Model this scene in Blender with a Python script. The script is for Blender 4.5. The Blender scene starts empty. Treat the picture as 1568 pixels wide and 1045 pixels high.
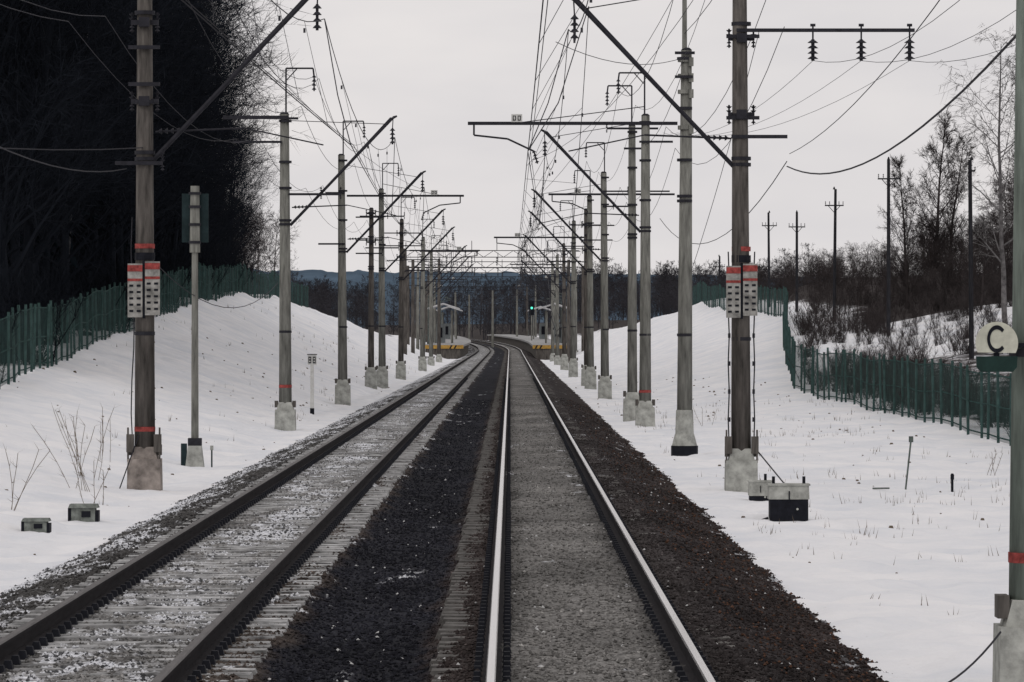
import bpy, math, random
import numpy as np
from mathutils import Vector
random.seed(7)
rng = np.random.default_rng(7)
scene = bpy.context.scene
COL = scene.collection

# ------------------------------------------------------------------ noise
def _h(ix, iy, s):
    h = (ix.astype(np.int64)*374761393 + iy.astype(np.int64)*668265263 + s*144269504) & 0xffffffff
    h = ((h ^ (h >> 13)) * 1274126177) & 0xffffffff
    h = (h ^ (h >> 16)) & 0xffffffff
    return h / 4294967295.0
def vn(x, y, s=0):
    x = np.asarray(x, dtype=float); y = np.asarray(y, dtype=float)
    x, y = np.broadcast_arrays(x, y)
    ix = np.floor(x); iy = np.floor(y)
    fx = x-ix; fy = y-iy
    fx = fx*fx*(3-2*fx); fy = fy*fy*(3-2*fy)
    a = _h(ix, iy, s); b = _h(ix+1, iy, s); c = _h(ix, iy+1, s); d = _h(ix+1, iy+1, s)
    return (a*(1-fx)+b*fx)*(1-fy) + (c*(1-fx)+d*fx)*fy

# ------------------------------------------------------------------ materials
def mat(name, col, rough=0.85, metal=0.0, nscale=None, namt=0.3, bump=0.0, stretch=(1,1,1), spec=0.15, emit=None):
    m = bpy.data.materials.new(name); m.use_nodes = True
    nt = m.node_tree; b = nt.nodes['Principled BSDF']
    b.inputs['Base Color'].default_value = (*col, 1)
    b.inputs['Roughness'].default_value = rough
    b.inputs['Metallic'].default_value = metal
    b.inputs['Specular IOR Level'].default_value = spec
    if emit:
        b.inputs['Emission Color'].default_value = (*emit[0], 1)
        b.inputs['Emission Strength'].default_value = emit[1]
    if nscale:
        tc = nt.nodes.new('ShaderNodeTexCoord'); mp = nt.nodes.new('ShaderNodeMapping')
        mp.inputs['Scale'].default_value = stretch
        nz = nt.nodes.new('ShaderNodeTexNoise'); nz.inputs['Scale'].default_value = nscale
        nz.inputs['Detail'].default_value = 6; nz.inputs['Roughness'].default_value = 0.65
        nt.links.new(tc.outputs['Object'], mp.inputs[0]); nt.links.new(mp.outputs[0], nz.inputs['Vector'])
        rp = nt.nodes.new('ShaderNodeValToRGB')
        rp.color_ramp.elements[0].position = 0.33; rp.color_ramp.elements[1].position = 0.67
        rp.color_ramp.elements[0].color = (*[c*(1-namt) for c in col], 1)
        rp.color_ramp.elements[1].color = (*[min(1, c*(1+namt)) for c in col], 1)
        nt.links.new(nz.outputs['Fac'], rp.inputs[0]); nt.links.new(rp.outputs[0], b.inputs['Base Color'])
        if bump:
            bp = nt.nodes.new('ShaderNodeBump'); bp.inputs['Strength'].default_value = bump
            bp.inputs['Distance'].default_value = 0.02
            nt.links.new(nz.outputs['Fac'], bp.inputs['Height']); nt.links.new(bp.outputs[0], b.inputs['Normal'])
    return m

def attr_mat(name, rough=0.95, nscale=30, namt=0.5, bump=0.5):
    m = bpy.data.materials.new(name); m.use_nodes = True
    nt = m.node_tree; b = nt.nodes['Principled BSDF']
    b.inputs['Roughness'].default_value = rough; b.inputs['Specular IOR Level'].default_value = 0.05
    at = nt.nodes.new('ShaderNodeAttribute'); at.attribute_name = 'Col'
    tc = nt.nodes.new('ShaderNodeTexCoord')
    vo = nt.nodes.new('ShaderNodeTexVoronoi'); vo.inputs['Scale'].default_value = nscale
    nt.links.new(tc.outputs['Object'], vo.inputs['Vector'])
    bw = nt.nodes.new('ShaderNodeSeparateColor'); nt.links.new(vo.outputs['Color'], bw.inputs[0])
    mr = nt.nodes.new('ShaderNodeMapRange'); mr.inputs[3].default_value = 1-namt; mr.inputs[4].default_value = 1+namt
    nt.links.new(bw.outputs[0], mr.inputs[0])
    mx = nt.nodes.new('ShaderNodeMix'); mx.data_type = 'RGBA'; mx.blend_type = 'MULTIPLY'; mx.inputs[0].default_value = 1
    nt.links.new(at.outputs['Color'], mx.inputs[6]); nt.links.new(mr.outputs[0], mx.inputs[7])
    nt.links.new(mx.outputs[2], b.inputs['Base Color'])
    if bump:
        bp = nt.nodes.new('ShaderNodeBump'); bp.inputs['Strength'].default_value = bump; bp.inputs['Distance'].default_value = 0.02
        nt.links.new(vo.outputs['Distance'], bp.inputs['Height']); nt.links.new(bp.outputs[0], b.inputs['Normal'])
    return m

M_conc = mat('weathered_concrete', (0.18, 0.18, 0.163), 0.9, nscale=2.6, namt=0.5, bump=0.4, stretch=(3, 3, 0.4))
M_concd = mat('dark_concrete', (0.090, 0.082, 0.075), 0.9, nscale=2.6, namt=0.6, bump=0.4, stretch=(3, 3, 0.4))
M_found = mat('foundation_concrete', (0.34, 0.345, 0.32), 0.95, nscale=4, namt=0.4, bump=0.5)
M_foundr = mat('rusty_foundation', (0.25, 0.22, 0.20), 0.95, nscale=3, namt=0.55, bump=0.5)
M_steel = mat('dark_steel', (0.024, 0.024, 0.030), 0.7, 0.0, nscale=8, namt=0.3)
M_wire = mat('wire', (0.05, 0.05, 0.056), 0.8, spec=.05)
M_red = mat('red_paint', (0.27, 0.055, 0.05), 0.8, nscale=10, namt=0.5)
M_white = mat('white_paint', (0.58, 0.58, 0.56), 0.7, nscale=8, namt=0.15)
M_black = mat('black_paint', (0.012, 0.013, 0.018), 0.7, nscale=9, namt=0.3, spec=.1)
M_green = mat('fence_green', (0.020, 0.050, 0.046), 0.8, nscale=2, namt=0.5, spec=.05)
M_yellow = mat('yellow_paint', (0.40, 0.24, 0.06), 0.8, nscale=4, namt=0.3)
M_plat = mat('platform_concrete', (0.3, 0.3, 0.3), 0.9, nscale=1, namt=0.3)
M_wood = mat('old_wood', (0.028, 0.028, 0.032), 0.9, nscale=6, namt=0.4, stretch=(2, 2, .3), spec=.05)
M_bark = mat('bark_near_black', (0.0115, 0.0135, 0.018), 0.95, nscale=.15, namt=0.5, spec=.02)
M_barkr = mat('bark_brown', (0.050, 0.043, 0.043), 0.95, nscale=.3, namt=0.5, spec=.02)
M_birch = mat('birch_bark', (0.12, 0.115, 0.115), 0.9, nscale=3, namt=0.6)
M_barkfar = mat('bark_far_hazed', (0.052, 0.050, 0.057), 0.95, nscale=.1, namt=0.4, spec=.02)  # distance haze put into the colour: paler, bluer bark
M_needle = mat('spruce_needles', (0.0075, 0.012, 0.0155), 0.95, nscale=.3, namt=0.5, spec=.02)
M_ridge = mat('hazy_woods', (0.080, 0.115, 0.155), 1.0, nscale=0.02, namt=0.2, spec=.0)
M_box = mat('green_grey_box', (0.10, 0.12, 0.112), 0.8, nscale=7, namt=0.4)
M_grass = mat('dry_stalk', (0.13, 0.105, 0.08), 0.95, spec=.02)
M_signgreen = mat('dark_green_paint', (0.012, 0.032, 0.028), 0.5, nscale=9, namt=0.2)
M_sleeper = mat('sleeper_concrete', (0.12, 0.115, 0.11), 0.95, nscale=5, namt=0.5, spec=.03)
M_polegreen = mat('green_grey_pole', (0.17, 0.20, 0.175), 0.85, nscale=2.6, namt=0.45, bump=0.3, stretch=(3, 3, .4))

# ------------------------------------------------------------------ mesh builder
def fast_mesh(name, V, F, mats, smooth=False, midx=None, col=None):
    V = np.asarray(V, dtype=np.float32); F = np.asarray(F, dtype=np.int32)
    me = bpy.data.meshes.new(name)
    me.vertices.add(len(V)); me.vertices.foreach_set('co', V.ravel())
    n, k = F.shape
    me.loops.add(n*k); me.loops.foreach_set('vertex_index', F.ravel())
    me.polygons.add(n)
    me.polygons.foreach_set('loop_start', np.arange(0, n*k, k, dtype=np.int32))
    try: me.polygons.foreach_set('loop_total', np.full(n, k, dtype=np.int32))
    except Exception: pass
    if midx is not None: me.polygons.foreach_set('material_index', np.asarray(midx, dtype=np.int32))
    me.polygons.foreach_set('use_smooth', np.full(n, smooth))
    for m in mats: me.materials.append(m)
    me.update(calc_edges=True); me.validate()
    if col is not None:
        a = me.color_attributes.new('Col', 'FLOAT_COLOR', 'POINT')
        c = np.ones((len(V), 4), dtype=np.float32); c[:, :3] = col
        a.data.foreach_set('color', c.ravel())
    return me
def add(name, me, parent=None, loc=(0, 0, 0)):
    o = bpy.data.objects.new(name, me); COL.objects.link(o); o.location = loc
    if parent: o.parent = parent
    return o
def empty(name, loc=(0, 0, 0)):
    o = bpy.data.objects.new(name, None); COL.objects.link(o); o.location = loc; o.empty_display_size = .3
    return o

class MB:
    def __init__(s): s.v = []; s.f = []; s.m = []
    def box(s, c, d, m=0, rz=0.0, top=1.0):
        b = len(s.v); cs, sn = math.cos(rz), math.sin(rz)
        for z in (-1, 1):
            k = top if z > 0 else 1
            for x, y in ((-1, -1), (1, -1), (1, 1), (-1, 1)):
                X = x*d[0]/2*k; Y = y*d[1]/2*k
                s.v.append((c[0]+X*cs-Y*sn, c[1]+X*sn+Y*cs, c[2]+z*d[2]/2))
        for q in ((0, 3, 2, 1), (4, 5, 6, 7), (0, 1, 5, 4), (1, 2, 6, 5), (2, 3, 7, 6), (3, 0, 4, 7)):
            s.f.append(tuple(b+i for i in q)); s.m.append(m)
    def tube(s, p0, p1, r0, r1=None, n=8, m=0, cap=True):
        if r1 is None: r1 = r0
        p0 = Vector(p0); p1 = Vector(p1); d = (p1-p0)
        if d.length < 1e-6: return
        d.normalize(); a = Vector((0, 0, 1)) if abs(d.z) < .9 else Vector((1, 0, 0))
        u = d.cross(a).normalized(); w = d.cross(u)
        b = len(s.v)
        for p, r in ((p0, r0), (p1, r1)):
            for i in range(n):
                t = 2*math.pi*i/n
                s.v.append(tuple(p+u*(r*math.cos(t))+w*(r*math.sin(t))))
        for i in range(n):
            j = (i+1) % n
            s.f.append((b+i, b+j, b+n+j, b+n+i)); s.m.append(m)
        if cap:
            s.f.append(tuple(b+i for i in reversed(range(n)))); s.m.append(m)
            s.f.append(tuple(b+n+i for i in range(n))); s.m.append(m)
    def path(s, pts, r, n=6, m=0):
        for a, b in zip(pts[:-1], pts[1:]): s.tube(a, b, r, r, n, m)
    def ins(s, p, dirv, L, r, m=0, nd=4):
        p = Vector(p); d = Vector(dirv).normalized()
        s.tube(p, p+d*L, r*0.35, n=6, m=m)
        for i in range(nd):
            a = p+d*(L*(i+.5)/nd)
            s.tube(a-d*(L/nd*.3), a+d*(L/nd*.15), r*.45, r, 8, m)
    def tri(s, a, b, c, m=0):
        k = len(s.v); s.v += [tuple(a), tuple(b), tuple(c)]; s.f.append((k, k+1, k+2)); s.m.append(m)
    def mesh(s, name, mats, smooth=False):
        me = bpy.data.meshes.new(name); me.from_pydata(s.v, [], s.f)
        for m in mats: me.materials.append(m)
        me.polygons.foreach_set('material_index', s.m)
        if smooth: me.polygons.foreach_set('use_smooth', [len(f) <= 4 for f in s.f])
        me.update(); return me
    def obj(s, name, mats, parent=None, loc=(0, 0, 0), smooth=False):
        return add(name, s.mesh(name, mats, smooth), parent, loc)

# ------------------------------------------------------------------ alignment & terrain
def dev(y):
    y = np.asarray(y, dtype=float); t = np.clip(y-580, 0, 900)
    return -t*t/11000.0
def zt(y):
    y = np.asarray(y, dtype=float); t = np.clip((y-520)/450, 0, 1)
    return 1.1*t*t*(3-2*t)
LY = [0, 60, 127, 165, 187, 250, 315, 400, 500, 600, 800, 1200]
LX = [-12.5, -12.8, -14.2, -15.6, -16, -17.5, -19.4, -20, -17, -15, -14, -14]
LZ = [.2, .35, .93, 1.75, 2.5, 4.0, 5.1, 5.4, 3.2, 1.3, 0.8, 0.5]
RY = [0, 127, 200, 250, 311, 400, 467, 600, 800, 1200]
RX = [14, 13.7, 12.5, 15, 18.8, 19, 19, 17.5, 15, 14]
RZ = [-.65, -.6, -.13, 1.3, 3.3, 4.6, 5.3, 3.6, 1, .6]
def terrain(x, y):
    x = np.asarray(x, dtype=float); y = np.asarray(y, dtype=float)
    x, y = np.broadcast_arrays(x, y)
    xr = x-dev(y)
    lx = np.interp(y, LY, LX); lz = np.interp(y, LY, LZ)
    rx = np.interp(y, RY, RX); rz = np.interp(y, RY, RZ)
    tl = np.clip((-6.9-xr)/(-6.9-lx), 0, 1); tr = np.clip((xr-5.6)/(rx-5.6), 0, 1)
    zl = -.55+(lz+.55)*(tl**1.1)
    zr = -.63+(rz+.63)*(tr**1.15)
    z = np.where(xr < -1, zl, zr)
    inner = np.clip((xr+5.7)/.8, 0, 1)*np.clip((3.3-xr)/.8, 0, 1)
    z = z-inner*.7
    z = z+np.clip(xr-rx, 0, 16)*.17*np.clip((y-140)/80, 0, 1)
    z = z+np.clip(lx-xr, 0, 20)*.03
    a = np.clip(1-inner, 0, 1)
    z = z+a*((vn(x*1.9, y*1.1, 1)-.5)*.12+(vn(x*5, y*2.5, 2)-.5)*.05+(vn(x*.35, y*.2, 3)-.5)*.2*np.clip((np.abs(xr+1)-4.5)/3, 0, 1))
    hum = np.clip(np.maximum(tl, tr), 0, 1)
    z = z+hum*((vn(x*.15, y*.06, 4)-.5)*.5+(vn(x*.7, y*.15, 5)-.5)*.18)*np.clip((y-120)/100, 0, 1)
    return z+zt(y)
def tz(x, y): return float(terrain(x, y))
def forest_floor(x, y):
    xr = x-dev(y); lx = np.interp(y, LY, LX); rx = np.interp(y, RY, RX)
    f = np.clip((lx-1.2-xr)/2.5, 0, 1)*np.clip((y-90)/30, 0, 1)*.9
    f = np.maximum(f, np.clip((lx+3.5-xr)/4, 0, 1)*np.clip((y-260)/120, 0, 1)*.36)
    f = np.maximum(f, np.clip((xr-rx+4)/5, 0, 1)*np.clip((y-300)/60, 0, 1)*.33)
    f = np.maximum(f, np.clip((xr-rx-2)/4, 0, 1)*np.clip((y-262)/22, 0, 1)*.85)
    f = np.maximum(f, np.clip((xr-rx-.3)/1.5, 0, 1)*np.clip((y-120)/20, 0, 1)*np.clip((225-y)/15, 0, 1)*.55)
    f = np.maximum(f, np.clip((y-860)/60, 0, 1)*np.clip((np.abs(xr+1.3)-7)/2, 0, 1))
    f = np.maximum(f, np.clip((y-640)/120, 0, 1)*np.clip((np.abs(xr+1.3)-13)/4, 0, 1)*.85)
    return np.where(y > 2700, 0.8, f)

def sgrid(n, lo, hi):
    return lo*(np.power(hi/lo, np.linspace(0, 1, n)))
xs = np.concatenate([-sgrid(60, 21, 3000)[::-1], np.arange(-20.5, -8, .22), np.arange(-8, -4.6, .085), np.arange(-4.5, 2.5, .8), np.arange(2.6, 6, .085), np.arange(6.1, 20.5, .22), sgrid(60, 21, 3000)])
ys = np.concatenate([np.arange(-200, 24, 12), 24*np.exp(np.arange(0, math.log(6000/24), .0042))])
X, Y = np.meshgrid(xs, ys); Z = terrain(X, Y)
def grid_faces(nr, nc):
    i = np.arange(nr-1)[:, None]*nc+np.arange(nc-1)[None, :]
    return np.stack([i, i+1, i+nc+1, i+nc], -1).reshape(-1, 4)
ms = bpy.data.materials.new('snow'); ms.use_nodes = True
nt = ms.node_tree; b = nt.nodes['Principled BSDF']; b.inputs['Roughness'].default_value = .9; b.inputs['Specular IOR Level'].default_value = .05
tc = nt.nodes.new('ShaderNodeTexCoord')
n1 = nt.nodes.new('ShaderNodeTexNoise'); n1.inputs['Scale'].default_value = .45; n1.inputs['Detail'].default_value = 8; n1.inputs['Roughness'].default_value = .62
r1 = nt.nodes.new('ShaderNodeValToRGB'); r1.color_ramp.elements[0].position = .32; r1.color_ramp.elements[1].position = .62
r1.color_ramp.elements[0].color = (.68, .70, .74, 1); r1.color_ramp.elements[1].color = (.82, .815, .825, 1)
n2 = nt.nodes.new('ShaderNodeTexNoise'); n2.inputs['Scale'].default_value = 5; n2.inputs['Detail'].default_value = 6; n2.inputs['Roughness'].default_value = .7
r2 = nt.nodes.new('ShaderNodeValToRGB'); r2.color_ramp.elements[0].position = .68; r2.color_ramp.elements[1].position = .75
r2.color_ramp.elements[0].color = (1, 1, 1, 1); r2.color_ramp.elements[1].color = (.55, .5, .46, 1)
mx = nt.nodes.new('ShaderNodeMix'); mx.data_type = 'RGBA'; mx.blend_type = 'MULTIPLY'; mx.inputs[0].default_value = 1
at = nt.nodes.new('ShaderNodeAttribute'); at.attribute_name = 'Col'
n3 = nt.nodes.new('ShaderNodeTexNoise'); n3.inputs['Scale'].default_value = .9; n3.inputs['Detail'].default_value = 7; n3.inputs['Roughness'].default_value = .7
ad = nt.nodes.new('ShaderNodeMath'); ad.operation = 'ADD'
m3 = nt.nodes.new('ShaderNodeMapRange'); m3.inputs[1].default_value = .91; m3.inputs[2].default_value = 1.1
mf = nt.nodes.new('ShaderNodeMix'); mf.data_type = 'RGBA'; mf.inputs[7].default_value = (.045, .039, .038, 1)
bp = nt.nodes.new('ShaderNodeBump'); bp.inputs['Strength'].default_value = .45; bp.inputs['Distance'].default_value = .1
for n in (n1, n2, n3): nt.links.new(tc.outputs['Object'], n.inputs['Vector'])
nt.links.new(n1.outputs['Fac'], r1.inputs[0]); nt.links.new(n2.outputs['Fac'], r2.inputs[0])
nt.links.new(r1.outputs[0], mx.inputs[6]); nt.links.new(r2.outputs[0], mx.inputs[7])
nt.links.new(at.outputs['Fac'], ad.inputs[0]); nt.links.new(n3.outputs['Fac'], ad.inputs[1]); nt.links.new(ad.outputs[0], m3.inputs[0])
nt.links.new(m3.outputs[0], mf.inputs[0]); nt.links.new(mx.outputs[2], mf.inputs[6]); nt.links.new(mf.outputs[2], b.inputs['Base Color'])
nt.links.new(n2.outputs['Fac'], bp.inputs['Height']); nt.links.new(bp.outputs[0], b.inputs['Normal'])
FFl = forest_floor(X, Y)
add('snowy_ground', fast_mesh('snowy_ground', np.stack([X, Y, Z], -1).reshape(-1, 3), grid_faces(*X.shape), [ms], True, col=np.repeat(FFl.reshape(-1, 1), 3, 1)))

# ------------------------------------------------------------------ ballast
TL, TR, G = -3.33, 0.65, 0.79
px_ = [-7.4, -5.15, -4.8, -4.2, -2.4, -2.05, -1.7, -.8, -.55, -.3, 1.6, 2.0, 2.35, 4.8]
pz_ = [-1.05, -.31, -.23, -.205, -.205, -.22, -.32, -.32, -.225, -.185, -.185, -.205, -.30, -1.12]
def bedz(xr, y):
    z = np.interp(xr, px_, pz_)
    return z+(vn(xr*14, y*9, 11)-.5)*.03+(vn(xr*3, y*2, 12)-.5)*.026+(vn(xr*1.2, y*.35, 13)-.5)*.03+zt(y)
cx = [-7.4, -5.0, -4.3, -4.05, -3.8, -2.8, -2.6, -2.45, -2.1, -1.9, -.8, -.6, -.15, -.05, .2, 1.1, 1.3, 1.5, 1.95, 2.2, 3.6, 4.8]
cr = [.085, .075, .045, .08, .185, .185, .09, .075, .065, .0175, .0175, .045, .037, .075, .155, .155, .08, .042, .038, .029, .036, .03]  # between the right track's rails, the darker edges paint in rail shadow
cg = [.083, .073, .043, .078, .18, .18, .087, .063, .053, .018, .018, .036, .031, .073, .150, .150, .077, .037, .033, .025, .028, .025]
cb = [.082, .071, .042, .076, .175, .175, .084, .055, .047, .023, .023, .034, .030, .070, .144, .144, .075, .036, .033, .025, .026, .024]
sx = [-7.4, -5.6, -4.8, -4.3, -4.0, -3.4, -2.7, -2.5, -2.1, -1.9, -1.8, -.2, 1.4, 2.2, 3.0, 3.6, 4.8]
sp = [.95, .68, .46, .16, .50, .72, .48, .30, .34, .06, .0, .0, .04, .02, .05, .35, .9]
def zone(xr, y):
    xj = xr+(vn(xr*2+9, y*1.3, 21)-.5)*.2+(vn(xr*7, y*5, 22)-.5)*.12
    c = np.stack([np.interp(xj, cx, cr), np.interp(xj, cx, cg), np.interp(xj, cx, cb)], -1)
    c = c*(0.68+.64*vn(xr*1.3, y*.4, 23))[..., None]
    p = np.interp(xj, sx, sp)*(.9+.3*vn(xr*.2, y*.03, 29))
    nn = .4*vn(xr*4.5, y*1.6, 24)+.32*vn(xr*11, y*5, 25)+.28*vn(xr*1.6, y*.3, 26)
    s = np.clip((nn-(.80-.55*p))/.09, 0, 1)
    c = c*(1-s[..., None])+np.array([.62, .63, .66])*s[..., None]
    return c, s
bx = np.arange(-7.4, 4.85, .085); by = 24*np.exp(np.arange(0, math.log(1450/24), .0034))
X, Y = np.meshgrid(bx, by); Z = bedz(X, Y); C, S = zone(X, Y)
add('ballast_bed', fast_mesh('ballast_bed', np.stack([X+dev(Y), Y, Z], -1).reshape(-1, 3), grid_faces(*X.shape), [attr_mat('ballast', nscale=26)], True, col=C.reshape(-1, 3)))
N = 190000
u = rng.random(N); a_, b_ = 26**-.7, 190**-.7
sy = (a_+(b_-a_)*u)**(-1/.7); sxx = rng.uniform(-6.9, 4.1, N)
keep = (np.abs(np.abs(sxx-TL)-G) > .1) & (np.abs(np.abs(sxx-TR)-G) > .1)
inR = np.abs(sxx-TR) < .75
keep &= ~(inR & (rng.random(N) < .35))
sy = sy[keep]; sxx = sxx[keep]; N = len(sy)
sz = bedz(sxx, sy); sc, ss = zone(sxx, sy)
r = rng.uniform(.010, .024, N)
base = np.array([[1, 0, 0], [-1, 0, 0], [0, 1, 0], [0, -1, 0], [0, 0, 1], [0, 0, -1]], float)
V = base[None]*rng.uniform(.7, 1.25, (N, 6, 1))+rng.uniform(-.25, .25, (N, 6, 3))
an = rng.random(N)*6.28; cs, sn = np.cos(an)[:, None], np.sin(an)[:, None]
Vx = V[..., 0]*cs-V[..., 1]*sn; Vy = V[..., 0]*sn+V[..., 1]*cs
V = np.stack([Vx, Vy, V[..., 2]*.8], -1)*r[:, None, None]
V += np.stack([sxx, sy, sz+r*.25], -1)[:, None]
ff = np.array([[0, 2, 4], [2, 1, 4], [1, 3, 4], [3, 0, 4], [2, 0, 5], [1, 2, 5], [3, 1, 5], [0, 3, 5]])
F = (np.arange(N)[:, None, None]*6+ff[None]).reshape(-1, 3)
br = rng.uniform(.55, 1.5, N); br[rng.random(N) < .012] *= 2.2
cc = sc*np.where(ss > .3, 1.0, br)[:, None]
brn = (sxx > 2.0) & (rng.random(N) < .12); cc[brn] = np.array([.085, .045, .03])*rng.uniform(.5, 1.3, (brn.sum(), 1))
cc[(rng.random(N) < .4) & (ss > .3)] *= .14
wh = rng.random(N) < .006; cc[wh] = .5
C = np.repeat(np.clip(cc, 0, .8)[:, None], 6, 1).reshape(-1, 3)
add('ballast_stones', fast_mesh('ballast_stones', V.reshape(-1, 3), F, [attr_mat('stone', nscale=60, namt=.2, bump=0)], False, col=C))

# ------------------------------------------------------------------ tracks
prof = [(-.075, -.18), (-.075, -.168), (-.012, -.152), (-.009, -.055), (-.036, -.042), (-.036, -.012), (-.027, 0), (.027, 0), (.036, -.012), (.036, -.042), (.009, -.055), (.012, -.152), (.075, -.168), (.075, -.18)]
M_sideR = mat('rail_rust', (0.020, .018, .020), .85, nscale=20, namt=.3, stretch=(1, .1, 1), spec=.05)
M_headR = mat('rail_polished', (0.64, .62, .61), .22, 1.0)
M_headL = mat('rail_dull', (0.085, .078, .076), .55, .4, nscale=15, namt=.3, stretch=(1, .1, 1))
def rail(name, xc, headm, parent):
    yy = np.concatenate([np.arange(20, 560, 10), np.arange(560, 1450, 12)])
    P = np.array(prof); k = len(P)
    Xr = xc+P[None, :, 0]+dev(yy)[:, None]; Zr = P[None, :, 1]+zt(yy)[:, None]; Yr = np.repeat(yy[:, None], k, 1)
    i = np.arange(len(yy)-1)[:, None]*k+np.arange(k-1)[None]
    F = np.stack([i, i+1, i+k+1, i+k], -1).reshape(-1, 4)
    mi = np.tile([1 if j == 6 or (j in (5, 7)) else 0 for j in range(k-1)], len(yy)-1)
    add(name, fast_mesh(name, np.stack([Xr, Yr, Zr], -1).reshape(-1, 3), F[:, ::-1], [M_sideR, headm], False, midx=mi), parent)
def sleepers(parent, xc, top, m):
    mb = MB(); y = 22.3
    while y < 900:
        d = float(dev(y)); z = float(zt(y))+top; jx = random.uniform(-.03, .03)
        mb.box((xc+d+jx, y, z-.1+random.uniform(-.010, .006)), (2.7, .28, .2), 0, top=.94)
        if y < 260:
            for g in (-G, G):
                for o in (-.115, .115):
                    mb.box((xc+g+o, y, z+.035), (.085, .12, .07), 1, top=.6)
        y += .545
    mb.obj('sleepers', [m, M_black], parent)
M_slL = mat('sleeper_snow_dusted', (0.30, .30, .30), .95, nscale=2.6, namt=.85, spec=.03)
for nm, xc, hm, top, sm in (('railway_track', TR, M_headR, -.198, M_sleeper), ('railway_track', TL, M_headL, -.192, M_slL)):
    e = empty(nm, (0, 0, 0))
    rail('left_rail', xc-G, hm, e); rail('right_rail', xc+G, hm, e); sleepers(e, xc, top, sm)

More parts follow.
